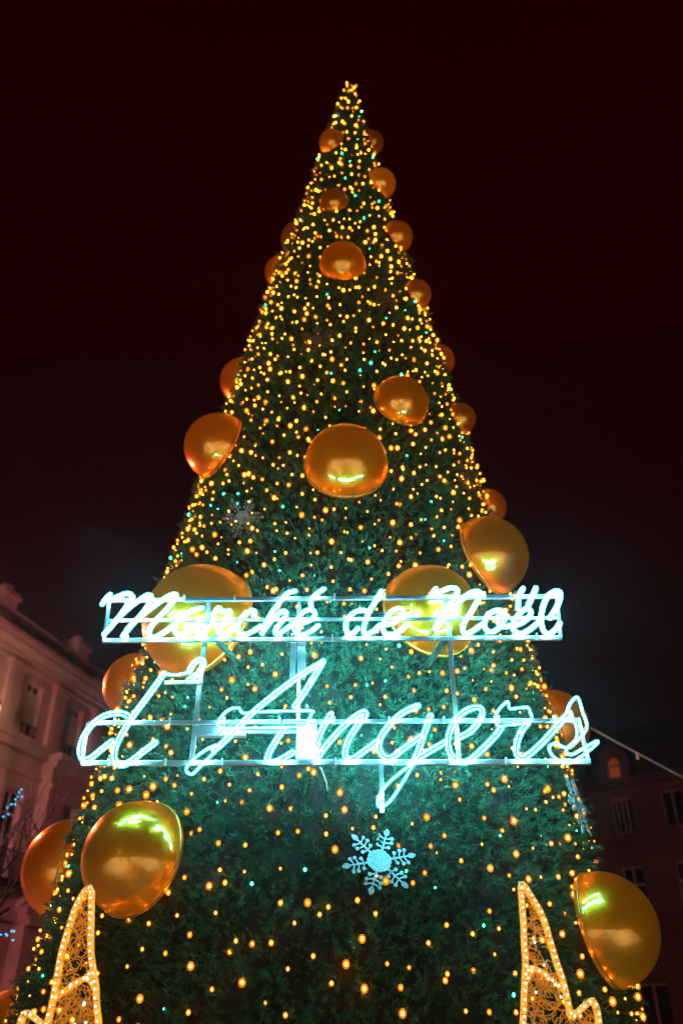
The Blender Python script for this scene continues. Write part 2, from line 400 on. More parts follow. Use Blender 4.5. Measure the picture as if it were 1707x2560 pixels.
BARS = {"t1": [[-2.158, 5.046], [2.03, 5.091]], "m1": [[-2.146, 4.842], [1.981, 4.87]], "b1": [[-2.16, 4.644], [1.997, 4.671]], "t2": [[-2.17, 3.882], [2.047, 3.907]], "b2": [[-2.174, 3.538], [2.079, 3.551]], "ul": [[-1.238, 5.112], [-1.263, 3.551]], "um": [[-0.397, 5.054], [-0.363, 3.551]], "ur": [[0.986, 5.087], [0.989, 3.561]], "dbl": [[-0.437, 4.652], [-0.437, 4.301]], "dbr": [[-0.35, 4.652], [-0.345, 4.308]], "g": [[0.329, 3.541], [0.329, 3.139]], "l1": [[-2.158, 5.046], [-2.152, 4.644]], "r1": [[2.011, 5.091], [1.989, 4.671]], "l2": [[-2.17, 3.882], [-2.164, 3.538]], "r2": [[2.037, 3.907], [2.063, 3.551]], "ap": [[-1.556, 4.249], [-1.226, 4.256]], "box": [[-0.382, 3.875], [-0.213, 3.578]], "s2": [[-1.245, 3.861], [-0.796, 3.795]], "st1": [[-1.152, 4.691], [-1.039, 4.402]], "st2": [[0.939, 4.659], [0.853, 4.39]], "bm": [[-0.883, 3.83], [-0.371, 3.83]], "cab": [[-0.179, 3.528], [-0.124, 3.403]]}

# ---------------------------------------------------------------- ground
g = MB(); g.add([(-160, -120, 0), (160, -120, 0), (160, 200, 0), (-160, 200, 0)], [(0, 1, 2, 3)])
tag(g.build('ground', M['paving']), kind='structure')

# ---------------------------------------------------------------- buildings
class Facade:
    """boxes in facade coordinates: s along, o outwards, z up"""
    def __init__(self, root, sign): self.root = root; self.k = sign
    def box(self, mb, s0, s1, o0, o1, z0, z1):
        a, b = sorted((self.k * o0, self.k * o1))
        mb.box((s0, a, z0), (s1, b, z1))
    def part(self, name, m, boxes, parent=None):
        mb = MB()
        for q in boxes: self.box(mb, *q)
        return mb.build(name, m, parent or self.root)

def wall_boxes(s0, s1, z0, z1, centres, w, za, zb, depth=.35, out=0.0):
    """one storey of wall left open where the windows stand"""
    q = [(s0, s1, out - depth, out, z0, za), (s0, s1, out - depth, out, zb, z1)]
    x = s0
    for c in centres:
        q.append((x, c - w / 2, out - depth, out, za, zb)); x = c + w / 2
    q.append((x, s1, out - depth, out, za, zb))
    return q

def window(F, c, w, za, zb, out=0.0, mullions=1, transom=None, shutter=None, guard=False, sill=True):
    d = out - .2
    f = .055
    fr = [(c - w / 2, c - w / 2 + f, d - .04, d + .05, za, zb), (c + w / 2 - f, c + w / 2, d - .04, d + .05, za, zb),
          (c - w / 2 + f, c + w / 2 - f, d - .04, d + .05, za, za + f), (c - w / 2 + f, c + w / 2 - f, d - .04, d + .05, zb - f, zb)]
    for k in range(mullions):
        x = c - w / 2 + w * (k + 1) / (mullions + 1)
        fr.append((x - .035, x + .035, d - .035, d + .045, za + f, zb - f))
    if transom: fr.append((c - w / 2 + f, c + w / 2 - f, d - .03, d + .04, transom - .04, transom + .04))
    wnd = F.part('window', M['frame_paint'], fr)
    F.part('pane', M['pane'], [(c - w / 2 + f, c + w / 2 - f, d - .02, d - .005, za + f, zb - f)], wnd)
    if shutter:
        s = MB()
        n = 9
        for k in range(n):
            h = (shutter[1] - shutter[0]) / n
            F.box(s, c - w / 2 + f, c + w / 2 - f, d + .06, d + .085, shutter[0] + k * h + .004, shutter[0] + (k + 1) * h - .004)
        s.build('roller_blind', M['shutter'], wnd)
    if guard:
        s = MB()
        F.box(s, c - w / 2, c + w / 2, out + .02, out + .06, za + .42, za + .46)
        F.box(s, c - w / 2, c + w / 2, out + .02, out + .06, za + .05, za + .08)
        k = c - w / 2 + .05
        while k < c + w / 2:
            F.box(s, k - .01, k + .01, out + .03, out + .05, za + .08, za + .42); k += .11
        s.build('guard_rail', M['iron'], wnd)
    if sill:
        F.part('sill', M['stone'] if F.k < 0 else M['stone_dark'], [(c - w / 2 - .1, c + w / 2 + .1, out - .1, out + .14, za - .12, za - .002)], wnd)
    return wnd

# pale stone building on the left of the tree
lb = thing('stone_building', (-19.187, 5.641, 0), R(73.616))
tag(lb, 'pale stone building with balustraded parapet and heavy cornice, lit pink', 'building')
FL = Facade(lb, -1)
cs = [26.25 + 2.95 * k for k in range(-3, 4)]
S0, S1 = 12.0, 40.0
top_row = wall_boxes(S0, S1, 11.0, 13.5, cs, .93, 11.12, 13.18)
mid_row = wall_boxes(S0, S1, 5.2, 10.5, cs, 1.05, 6.3, 9.15)
low_row = wall_boxes(S0, S1, 0, 5.0, cs, 1.3, .4, 4.0)
FL.part('wall', M['stone'], top_row + mid_row + low_row + [(S0, S1, -8, -.36, 0, 13.5)])
FL.part('cornice', M['stone'], [(S0 - .1, S1, -.36, .14, 13.5, 13.72), (S0 - .2, S1, -.36, .34, 13.722, 13.82), (S0 - .3, S1, -.36, .82, 13.822, 14.0), (S0 - .35, S1, -.36, .9, 14.002, 14.2)])
FL.part('string_course', M['stone'], [(S0, 27.55, -.36, .24, 10.5, 10.78), (S0, 27.55, -.36, .36, 10.782, 10.96),
                                     (27.552, S1, -.36, .62, 10.32, 10.6), (27.552, S1, -.36, .78, 10.602, 10.84)])
FL.part('projecting_bay', M['stone'], [(27.56, 28.65, .002, .5, 0, 10.318), (29.75, 31.6, .002, .5, 0, 10.318), (28.65, 29.75, .002, .5, 9.2, 10.318),
                                      (28.65, 29.75, .002, .5, 0, 6.2), (32.7, S1, .002, .5, 0, 10.318), (31.6, 32.7, .002, .5, 9.2, 10.318), (31.6, 32.7, .002, .5, 0, 6.2)])
FL.part('lower_moulding', M['stone'], [(S0, 27.55, .002, .1, 9.75, 9.9), (27.552, S1, .502, .6, 9.55, 9.72), (S0, 27.55, .002, .16, 5.0, 5.3), (27.552, S1, .502, .66, 4.9, 5.2)])
for c in cs: window(FL, c, .93, 11.12, 13.18, transom=12.82, shutter=(11.62, 12.78), guard=True)
for c in cs:
    if c < 28: window(FL, c, 1.05, 6.3, 9.15, mullions=1, transom=8.4)
    else: window(FL, c, 1.05, 6.3, 9.15, mullions=1, transom=8.4, sill=False)
for c in cs: window(FL, c, 1.3, .4, 4.0, mullions=2, transom=3.2, sill=False)
for c in cs[:-1]:
    p = FL.part('pilaster', M['stone'], [(c + 1.475 - .42, c + 1.475 + .42, .002, .2, 11.1, 13.25), (c + 1.475 - .5, c + 1.475 + .5, .002, .28, 10.97, 11.098), (c + 1.475 - .5, c + 1.475 + .5, .002, .26, 13.252, 13.38), (c + 1.475 - .56, c + 1.475 + .56, .002, .33, 13.382, 13.495)])
    FL.part('panel', M['stone'], [(c + 1.475 - .26, c + 1.475 + .26, .202, .225, 11.35, 13.0)], p)
par = FL.part('parapet', M['stone'], [(S0, S1, -.36, .06, 14.202, 14.36), (S0, S1, -.3, -.06, 14.362, 15.0), (S0, S1, -.4, .12, 15.002, 15.1), (S0, S1, -.46, .18, 15.102, 15.24)])
k = 23.5
peds = [23.5 - 10.1, 23.5 - 5.05, 23.5, 28.55, 33.6, 38.6]
for a, b in zip(peds[:-1], peds[1:]):
    m = MB()
    x = a + .75
    while x < b - .6:
        FL.box(m, x, x + .17, -.05, .0, 14.37, 14.99); x += .34
    tag(m.build('balusters', M['stone'], lb), kind='stuff')
for x in peds:
    pd = FL.part('pedestal', M['stone'], [(x - .4, x + .4, -.5, .2, 14.203, 15.6), (x - .5, x + .5, -.6, .3, 15.602, 15.72), (x - .44, x + .44, -.54, .24, 15.722, 15.86)])
    m = MB(); yy = .15
    m.ball((x, yy, 16.02), .28, 10, 6, .62)
    m.build('finial', M['stone'], pd)
bal = MB()
for q in [(25.1, 27.4, .0, .7, 6.0, 6.16), (25.1, 27.4, .64, .68, 7.0, 7.05)]: FL.box(bal, *q)
x = 25.12
while x < 27.4:
    FL.box(bal, x - .012, x + .012, .65, .67, 6.16, 7.0); x += .115
bal.build('balcony', M['iron'], lb)

# darker building with a slate mansard on the right
rb = thing('mansard_building', (28.548, 34.786, 0), R(140.625))
tag(rb, 'dim building with slate mansard roof and one round-headed dormer, right of the tree', 'building')
FR = Facade(rb, 1)
cr = [17.65 - 2.75 * k for k in range(0, 6)]
A0, A1 = 2.0, 19.45
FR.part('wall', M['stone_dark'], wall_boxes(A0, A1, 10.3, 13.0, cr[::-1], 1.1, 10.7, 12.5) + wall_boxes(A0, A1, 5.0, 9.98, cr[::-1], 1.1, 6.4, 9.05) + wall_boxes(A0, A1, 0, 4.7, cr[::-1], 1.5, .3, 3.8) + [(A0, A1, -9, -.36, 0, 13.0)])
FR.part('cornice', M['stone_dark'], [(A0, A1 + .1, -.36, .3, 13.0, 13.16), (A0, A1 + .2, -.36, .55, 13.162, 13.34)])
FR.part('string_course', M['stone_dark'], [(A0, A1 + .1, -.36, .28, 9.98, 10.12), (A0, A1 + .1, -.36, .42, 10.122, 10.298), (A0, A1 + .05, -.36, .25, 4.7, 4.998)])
for i, c in enumerate(cr):
    window(FR, c, 1.1, 10.7, 12.5, mullions=3 if i == 0 else 1, shutter=None, guard=True, sill=False)
    window(FR, c, 1.1, 6.4, 9.05, mullions=1, transom=8.2)
    window(FR, c, 1.5, .3, 3.8, mullions=1, sill=False)
for c in cr[:-1]:
    FR.part('panel', M['stone_dark'], [(c - 1.375 - .55, c - 1.375 + .55, .002, .05, 10.75, 12.6)])
rf = MB()
for n in range(14):     # courses of slate, each one lapping the next
    t0 = n / 14; t1 = (n + 1) / 14
    o0 = .1 - 1.7 * t0; o1 = .1 - 1.7 * t1; z0 = 13.342 + 3.2 * t0; z1 = 13.342 + 3.2 * t1
    rf.add([(A0, o0, z0), (A1, o0, z0), (A1, o1 - .0, z1), (A0, o1, z1), (A0, o0 - .14, z0), (A1, o0 - .14, z0), (A1, o1 - .14, z1), (A0, o1 - .14, z1)],
           [(0, 1, 2, 3), (4, 7, 6, 5), (0, 4, 5, 1), (1, 5, 6, 2), (2, 6, 7, 3), (3, 7, 4, 0)])
roof = rf.build('roof', M['slate'], rb)
FR.part('roof_cap', M['slate'], [(A0, A1, -9, -1.62, 13.0, 16.5)], roof)
dm = MB()
arc = [(16.85 + .0, 13.36)] + [(17.62 - .77 * math.cos(PI * k / 14), 14.5 + .77 * math.sin(PI * k / 14)) for k in range(15)] + [(18.39, 13.36)]
arci = [(17.27, 13.52)] + [(17.62 - .35 * math.cos(PI * k / 14), 14.25 + .35 * math.sin(PI * k / 14)) for k in range(15)] + [(17.97, 13.52)]
n = len(arc)
vs = [(x, .22, z) for x, z in arc] + [(x, .22, z) for x, z in arci] + [(x, -1.6, z) for x, z in arc] + [(x, .0, z) for x, z in arci]
fs = []
for i in range(n - 1):
    fs.append((i, i + 1, n + i + 1, n + i)); fs.append((i, 2 * n + i, 2 * n + i + 1, i + 1)); fs.append((n + i, n + i + 1, 3 * n + i + 1, 3 * n + i))
fs += [(0, n, 2 * n - 1, n - 1), (0, n - 1, 3 * n - 1, 2 * n), (n, 3 * n, 4 * n - 1, 2 * n - 1)]
dm.add(vs, fs)
for s in (-1, 1):
    dm.box((17.62 + s * .88 - .1, .0, 13.6), (17.62 + s * .88 + .1, .3, 14.45))
dorm = dm.build('dormer', M['stone_dark'], roof)
lw = MB(); lw.add([(x, .03, z) for x, z in arci], [tuple(range(n))])
tag(lw.build('dormer_window', M['lit_room'], roof), 'arched dormer window lit orange from inside')
dfr = MB(); dfr.box((17.27, .05, 14.1), (17.97, .1, 14.22)); dfr.box((17.27, .05, 13.5), (17.97, .1, 13.56))
dfr.build('dormer_glazing_bar', M['frame_paint'], roof)

# ---------------------------------------------------------------- street lamps of the square (only one stands close to the frame)
def street_lamp(x, y, h, power, col, label, aim=(0, 0), group='street lamps round the square', hood=False):
    t = thing('street_lamp', (x, y, 0))
    tag(t, label, 'street lamp', group)
    m = MB(); m.tube([(0, 0, 0), (0, 0, .9), (0, 0, h - .15)], .09, 10, r1=.05); m.build('pole', M['iron'], t)
    m = MB(); m.tube([(0, 0, 0), (0, 0, .5)], .17, 10, r1=.11); m.build('foot', M['iron'], t)
    m = MB(); m.tube([(0, 0, h - .16), (0, 0, h - .1)], .17, 12); m.tube([(0, 0, h + .22), (0, 0, h + .42)], .2, 12, r1=.03); m.build('cap', M['iron'], t)
    m = MB(); m.ball((0, 0, h + (-.0 if hood else .05)), .15 if hood else .17, 12, 8); m.build('globe', M['lamp_glass'], t)
    if hood:
        m = MB(); m.tube([(0, 0, h + .0), (0, 0, h + .3)], .5, 14, r1=.12); m.build('hood', M['iron'], t)
    ld = bpy.data.lights.new('lamp_light', 'SPOT' if hood else 'POINT'); ld.energy = power; ld.color = col; ld.shadow_soft_size = .2
    if hood: ld.spot_size = R(118); ld.spot_blend = .3
    lo = link(bpy.data.objects.new('lamp_light', ld)); lo.parent = t; lo.location = (0, 0, h + (-.2 if hood else .05))
    return t
street_lamp(-11.36, 26.5, 10.7, 700, (1, .6, .3), 'tall street lamp glowing yellow in front of the pale stone facade')
street_lamp(-10.0, 16.5, 8.0, 17000, (1, .24, .28), 'street lamp with pinkish light at the foot of the stone building')
WARM = (1, .9, .5)
street_lamp(-6.0, -2.0, 5.0, 19000, WARM, 'hooded street lamp on the left of the square, before the tree', hood=True)
street_lamp(6.2, -1.5, 5.0, 19000, WARM, 'hooded street lamp on the right of the square, before the tree', hood=True)
street_lamp(.8, -9.0, 5.0, 19000, WARM, 'hooded street lamp at the middle of the far side of the square', hood=True)
street_lamp(-11.0, -9.5, 5.0, 19000, WARM, 'hooded street lamp in the far left corner of the square', hood=True)
street_lamp(12.0, -9.0, 5.0, 19000, WARM, 'hooded street lamp in the far right corner of the square', hood=True)
street_lamp(16.0, 2.0, 5.0, 90, (1, .36, .24), 'street lamp on the right-hand side of the square')

# ---------------------------------------------------------------- bare street tree with blue lights
bt = thing('bare_tree', (-6.9, 15.3, 0))
tag(bt, 'leafless street tree with thin dark branches before the stone building', 'tree')
m = MB(); m.tube([(0, 0, 0), (.05, 0, 1.2), (.0, .05, 2.6)], .16, 9, r1=.1); m.build('trunk', M['bark'], bt)
br = random.Random(5)
lm = MB()
def branch(p, d, ln, r, depth):
    q = [p]
    for k in range(4):
        d = (d + Vector((br.uniform(-.22, .22), br.uniform(-.22, .22), br.uniform(-.12, .2)))).normalized()
        q.append(q[-1] + d * ln / 4)
    lm.tube(q, r, 5 if r > .02 else 3, r1=r * .55)
    if depth:
        for k in range(3):
            a = q[br.choice([2, 3, 4])]
            nd = (d + Vector((br.uniform(-.9, .9), br.uniform(-.9, .9), br.uniform(-.3, .6)))).normalized()
            branch(a, nd, ln * .72, r * .55, depth - 1)
for k in range(7):
    a = 2 * PI * k / 7 + .3
    branch(Vector((0, .05, 2.45)), Vector((math.cos(a) * .8, math.sin(a) * .8, br.uniform(.5, 1.1))).normalized(), 1.7, .06, 3)
tag(lm.build('branches', M['bark'], bt), kind='stuff')
LEDS = [[(-5.63, 15.0, 5.3), (-5.66, 15.0, 5.25), (-5.69, 15.05, 5.19), (-5.6, 15.0, 5.18), (-5.7, 15.0, 5.13), (-5.73, 15.1, 5.07), (-5.75, 15.0, 5.05), (-5.81, 15.0, 4.99), (-5.79, 15.05, 4.89), (-5.85, 15.0, 4.84)],
        [(-5.33, 15.0, 3.06), (-5.29, 15.0, 3.06), (-5.43, 15.05, 3.02), (-5.49, 15.0, 3.01), (-5.39, 15.0, 3.0), (-5.28, 15.0, 2.93)]]
led_mesh = None
for pts, lab in zip(LEDS, ('upper string of blue lights slanting along a bare branch', 'lower short string of blue lights on the bare street tree')):
    t = thing('blue_light_string', pts[0]); tag(t, lab, 'light string', 'blue lights on the bare street tree')
    o0 = Vector(pts[0])
    m = MB(); m.tube([Vector(p) - o0 + Vector((0, .012, 0)) for p in pts], .004, 4); m.build('wire', M['black_cable'], t)
    if led_mesh is None:
        m = MB(); m.ball((0, 0, 0), .012, 8, 6); led_mesh = m.mesh('bulb', M['bulb_blue'])
    for p in pts:
        o = link(bpy.data.objects.new('bulb', led_mesh)); o.parent = t; o.location = Vector(p) - o0

# gold half-sphere baubles: azimuth, height, radius, label
DOMES = [
 (-2.069, 15.752, .235, 'small gold dome bauble highest on the left near the tree top'),
 (-.156, 16.457, .224, 'tiny gold bauble highest on the right edge just below the tip'),
 (-.748, 14.502, .278, 'small gold bauble second from the top on the right edge'),
 (-1.749, 13.353, .234, 'small flat-looking gold bauble in the middle, nearest the tip'),
 (2.811, 14.049, .343, 'gold bauble half hidden on the upper left edge, upper of a close pair'),
 (-.729, 12.836, .262, 'small gold bauble third from the top on the right edge'),
 (3.073, 12.949, .282, 'gold bauble on the upper left edge, lower of a close pair'),
 (-1.585, 11.383, .345, 'gold bauble above the big central one, ringed by bulbs'),
 (-.701, 11.295, .233, 'small gold bauble fourth from the top on the right edge'),
 (.063, 10.881, .272, 'sliver of a gold bauble mostly hidden behind the upper right edge'),
 (3.019, 10.531, .389, 'gold bauble on the left edge just above the large left-edge one'),
 (-1.183, 8.375, .358, 'gold bauble right of centre, diagonally above the big central one'),
 (-.544, 8.818, .222, 'small gold bauble on the right edge level with the big central one'),
 (-2.466, 8.124, .446, 'large gold bauble jutting from the left edge beside the big central one'),
 (-1.532, 7.178, .483, 'big central gold bauble with a white streak of neon reflected low on it'),
 (-.091, 7.878, .259, 'gold bauble peeping out behind the large one on the right edge'),
 (-.723, 6.334, .471, 'large gold bauble on the right edge just above the end of Noël'),
 (-2.147, 5.227, .608, 'largest gold bauble, behind the first letters of Marché'),
 (-1.185, 5.233, .492, 'large gold bauble behind the words de Noël'),
 (3.143, 5.331, .414, 'amber bauble on the left edge between the two lines of the neon sign'),
 (-.055, 4.769, .442, 'dull amber bauble behind the last letter of Angers'),
 (3.189, 3.176, .523, 'gold bauble on the lower left edge, partly behind its bigger neighbour'),
 (-2.161, 2.895, .467, 'large gold bauble with the neon letters reflected, above the left light-rope star'),
 (-.616, 2.421, .476, 'large gold bauble low on the right edge beside the right light-rope star'),
 (3.235, 1.55, .47, 'dark reddish bauble cut off in the bottom left corner'),
]
DOME_C = [(on_tree(p, z, .03), r) for p, z, r, l in DOMES]

# ---------------------------------------------------------------- the big tree
tree = thing('christmas_tree', (tree_x(0), TREE_Y, 0))
tag(tree, 'towering cone-shaped Christmas tree of dense green needles', 'christmas tree')
T0 = Vector((tree_x(0), TREE_Y, 0))
m = MB()
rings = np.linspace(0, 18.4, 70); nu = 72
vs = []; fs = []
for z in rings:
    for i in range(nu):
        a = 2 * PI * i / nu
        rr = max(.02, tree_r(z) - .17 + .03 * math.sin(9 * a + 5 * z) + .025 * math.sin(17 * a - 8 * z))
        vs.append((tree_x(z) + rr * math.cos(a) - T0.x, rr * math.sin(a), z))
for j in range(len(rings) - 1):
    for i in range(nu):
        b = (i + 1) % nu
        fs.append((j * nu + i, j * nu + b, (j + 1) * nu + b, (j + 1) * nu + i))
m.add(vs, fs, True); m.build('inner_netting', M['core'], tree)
m = MB(); m.tube([(0, 0, 0), (.15, 0, 9), (.3, 0, 18.3)], .16, 8, r1=.03); m.build('trunk', M['bark'], tree)

def needle_cloud():
    """tufts of needles over the whole cone, dense where it faces the square"""
    P = []; Nn = []
    zs = np.linspace(.25, 18.3, 400)
    rz = np.interp(zs, KZ, KR)
    area = np.cumsum(rz); area /= area[-1]
    nt_ = 72000
    z = np.interp(rng.random(nt_), area, zs)
    phi = rng.uniform(-PI, PI, nt_)
    front = np.abs(((phi + PI / 2) + PI) % (2 * PI) - PI) < R(118)
    keep = front | (rng.random(nt_) < .16)
    z = z[keep]; phi = phi[keep]
    clump = np.sin(phi * 11 + z * 3.1) * np.sin(z * 5.3 - phi * 4) + .6 * np.sin(phi * 23 - z * 9.7)
    off = -.125 + .045 * clump + rng.uniform(-.06, .05, len(z)) + (rng.random(len(z)) < .035) * rng.uniform(.03, .11, len(z))
    r = np.maximum(.02, np.interp(z, KZ, KR) + off)
    C = np.stack([tree_x(z) - T0.x + r * np.cos(phi), r * np.sin(phi), z], -1)
    sl = .18
    nv = np.stack([np.cos(phi), np.sin(phi), np.full_like(phi, sl)], -1)
    nv += rng.normal(0, .38, nv.shape) + np.array([0, 0, -.05])
    nv /= np.linalg.norm(nv, axis=1, keepdims=True)
    # the garland is pressed flat under each bauble
    ok = np.ones(len(C), bool)
    for c_, r_ in DOME_C:
        ok &= np.linalg.norm(C + np.array(T0) - np.array(c_), axis=1) > r_ * .97
    return C[ok], nv[ok]
def needles(C, nv, K, stem, ln, wd):
    n = len(C)
    a = np.cross(nv, rng.normal(size=nv.shape)); a /= np.linalg.norm(a, axis=1, keepdims=True)
    b = np.cross(nv, a)
    sc = rng.uniform(.75, 1.3, (n, 1, 1))
    t = rng.random((n, K, 1))
    az = rng.uniform(0, 2 * PI, (n, K, 1))
    el = (1.25 - .95 * t) + rng.normal(0, .15, (n, K, 1))          # side needles low on the twig, forward ones at its tip
    d = nv[:, None] * np.cos(el) + (a[:, None] * np.cos(az) + b[:, None] * np.sin(az)) * np.sin(el)
    base = C[:, None] + nv[:, None] * (stem * sc * t)
    L_ = ln * sc * rng.uniform(.7, 1.15, (n, K, 1))
    side = np.cross(d, rng.normal(size=d.shape)); side /= np.linalg.norm(side, axis=2, keepdims=True)
    tip = base + d * L_
    w = wd * sc
    return np.stack([base - side * w * .5, base + side * w * .5, tip], 2).reshape(-1, 3)
def blade_mesh(name, V, m):
    n = len(V) // 3
    me = bpy.data.meshes.new(name)
    me.vertices.add(len(V)); me.vertices.foreach_set('co', V.astype(np.float32).ravel())
    me.loops.add(n * 3); me.loops.foreach_set('vertex_index', np.arange(n * 3, dtype=np.int32))
    me.polygons.add(n)
    me.polygons.foreach_set('loop_start', (np.arange(n) * 3).astype(np.int32))
    me.polygons.foreach_set('loop_total', np.full(n, 3, np.int32))
    me.materials.append(m); me.update(calc_edges=True)
    return me
C, nv = needle_cloud()
V = needles(C, nv, 25, .08, .055, .0066)
crown = link(bpy.data.objects.new('needles', blade_mesh('needles', V, M['needle']))); crown.parent = tree
tag(crown, kind='stuff')
# brown twigs in the heart of each tuft
n = len(C)
side = np.cross(nv, rng.normal(size=nv.shape)); side /= np.linalg.norm(side, axis=1, keepdims=True)
tw = np.stack([C - side * .005, C + side * .005, C + nv * .1], 1).reshape(-1, 3)
twigs = link(bpy.data.objects.new('twigs', blade_mesh('twigs', tw, M['twig']))); twigs.parent = tree
tag(twigs, kind='stuff')
# two longer shoots at the very top
for dx, dz in ((-.03, .34), (.13, .22)):
    a = Vector((tree_x(18.4) - T0.x, 0, 18.2)); q = [a + Vector((dx, 0, dz)) * (k / 5) for k in range(6)]
    CC = np.array([tuple(p) for p in q for _ in range(3)]); NN = rng.normal(size=CC.shape); NN /= np.linalg.norm(NN, axis=1, keepdims=True)
    o = link(bpy.data.objects.new('top_shoot', blade_mesh('top_shoot', needles(CC, NN, 16, .03, .09, .006), M['needle']))); o.parent = tree

# ---------------------------------------------------------------- warm light string wound round the tree
lights = thing('string_lights', tuple(T0)); tag(lights, 'long string of warm yellow fairy lights wound round the whole tree', 'string lights')
path = []
z = .6; phi = -PI
lr = random.Random(11)
while z < 18.25:
    dens = np.interp(z, [0, 3.5, 5, 8, 18], [.25, .21, .178, .175, .205])
    r = tree_r(z)
    phi += dens / max(r, .16) * lr.uniform(.75, 1.25)
    z += dens * dens / (2 * PI * max(r, .16)) * 1.02
    path.append((phi + lr.uniform(-.3, .3) * dens / max(r, .2), z + lr.uniform(-.55, .55) * dens))
pts = []; wire = MB()
for p, zz in path:
    zz = min(zz, 18.3)
    a = ((p + PI / 2) + PI) % (2 * PI) - PI
    if abs(a) < R(122):
        pts.append(on_tree(p, zz, lr.uniform(-.07, .04)) - T0)
    else: pts.append(None)
for dx, dz in ((-.03, .34), (.13, .22)):
    for k in range(1, 7): pts.append(Vector((tree_x(18.4) - T0.x + dx * k / 6 + lr.uniform(-.03, .03), -.06, 18.2 + dz * k / 6)))
run = []
def sag(a, b):
    c_ = (a + b) / 2
    return c_ + Vector((-c_.x * .05, -c_.y * .05, -.03))
for p in pts + [None]:
    if p is None or (run and (p - run[-1]).length > .9):
        if len(run) > 2: wire.tube(run, .003, 3, caps=False)
        run = [] if p is None else [p]
    else:
        if run: run.append(sag(run[-1], p))
        run.append(p)
wire.build('wire', M['wire_green'], lights)
pts = [p for p in pts if p is not None]
camv = Vector((0, 0, 1.6))
front = []
for p in pts:
    w = p + T0
    n_ = Vector((p.x, p.y, 0)).normalized()
    front.append(((w - camv).length if n_.dot((camv - w).normalized()) > .05 else 99, p))
front.sort(key=lambda q: q[0])
bm = {}
for k, mm in (('w', 'bulb_warm'), ('g', 'bulb_green'), ('c', 'bulb_cyan'), ('d', 'bulb_dim')):
    b = MB(); b.ball((0, 0, 0), .008, 6, 4, 1.25); bm[k] = b.mesh('bulb', M[mm])
b = MB(); b.ball((0, 0, 0), .0195, 8, 5, 1.15); halo_me = b.mesh('cap', M['cap'])  # halo shell round a bulb, its glow put in as emission
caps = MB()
rest = {'w': MB(), 'g': MB(), 'd': MB()}
for i, (d, p) in enumerate(front):
    q = lr.random()
    k = 'g' if q < .045 else ('c' if q < .06 else ('d' if q < .34 else 'w'))
    if i < 300:
        o = link(bpy.data.objects.new('bulb', bm[k])); o.parent = lights; o.location = p; sc_ = lr.choice((.7, .85, 1, 1, 1.15, 1.5)); o.scale = (sc_,) * 3
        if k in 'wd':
            o2 = link(bpy.data.objects.new('cap', halo_me)); o2.parent = o  # glow shell for the halo, not a solid cap
    else:
        sc_ = lr.choice((.6, .75, .9, 1, 1.15, 1.4, 1.75))
        rest[k if k in 'wd' else 'g'].ball(p, .0082 * sc_, 6, 4, 1.25)
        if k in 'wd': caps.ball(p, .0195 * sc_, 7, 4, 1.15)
tag(rest['w'].build('small_bulbs', M['bulb_warm'], lights), kind='stuff')
tag(caps.build('amber_halos', M['cap'], lights), kind='stuff')  # halo shells of the smaller bulbs
tag(rest['d'].build('dim_bulbs', M['bulb_dim'], lights), kind='stuff')
tag(rest['g'].build('small_green_bulbs', M['bulb_green'], lights), kind='stuff')

# ---------------------------------------------------------------- gold half-sphere baubles on the tree
mb = MB()
nu, nvv = 56, 16
vs = []; fs = []
for j in range(nvv + 1):
    t = PI / 2 * j / nvv if j <= nvv else 0
    for i in range(nu):
        a = 2 * PI * i / nu
        vs.append((math.sin(t) * math.cos(a), math.sin(t) * math.sin(a), math.cos(t)))
for j in range(nvv):
    for i in range(nu):
        b = (i + 1) % nu
        fs.append((j * nu + i, (j + 1) * nu + i, (j + 1) * nu + b, j * nu + b))
vs += [(math.cos(2 * PI * i / nu) * .995, math.sin(2 * PI * i / nu) * .995, -.1) for i in range(nu)]
o_ = (nvv + 1) * nu
for i in range(nu):
    b = (i + 1) % nu
    fs.append((nvv * nu + i, o_ + i, o_ + b, nvv * nu + b))
mb.add(vs, fs, True)
dome_mesh = mb.mesh('dome', M['gold'])
mb = MB()
mb.tube([(math.cos(2 * PI * i / 56) * 1.008, math.sin(2 * PI * i / 56) * 1.008, -.012) for i in range(56)], .02, 6, closed=True)
rim_mesh = mb.mesh('rim', M['rim'])
def frame_matrix(pos, n_):
    t = Vector((-n_.y, n_.x, 0)).normalized()
    b = n_.cross(t)
    m_ = Matrix(((t.x, b.x, n_.x, pos.x), (t.y, b.y, n_.y, pos.y), (t.z, b.z, n_.z, pos.z), (0, 0, 0, 1)))
    return m_
for phi, z, r, lab in DOMES:
    t = thing('bauble'); t.matrix_world = frame_matrix(on_tree(phi, z, .03), tree_normal(phi, z))
    tag(t, lab, 'bauble', 'gold half-sphere baubles on the tree')
    for nm, me in (('dome', dome_mesh), ('rim', rim_mesh)):
        o = link(bpy.data.objects.new(nm, me)); o.parent = t; o.scale = (r, r, r); o.rotation_euler = (0, 0, phi * 7)

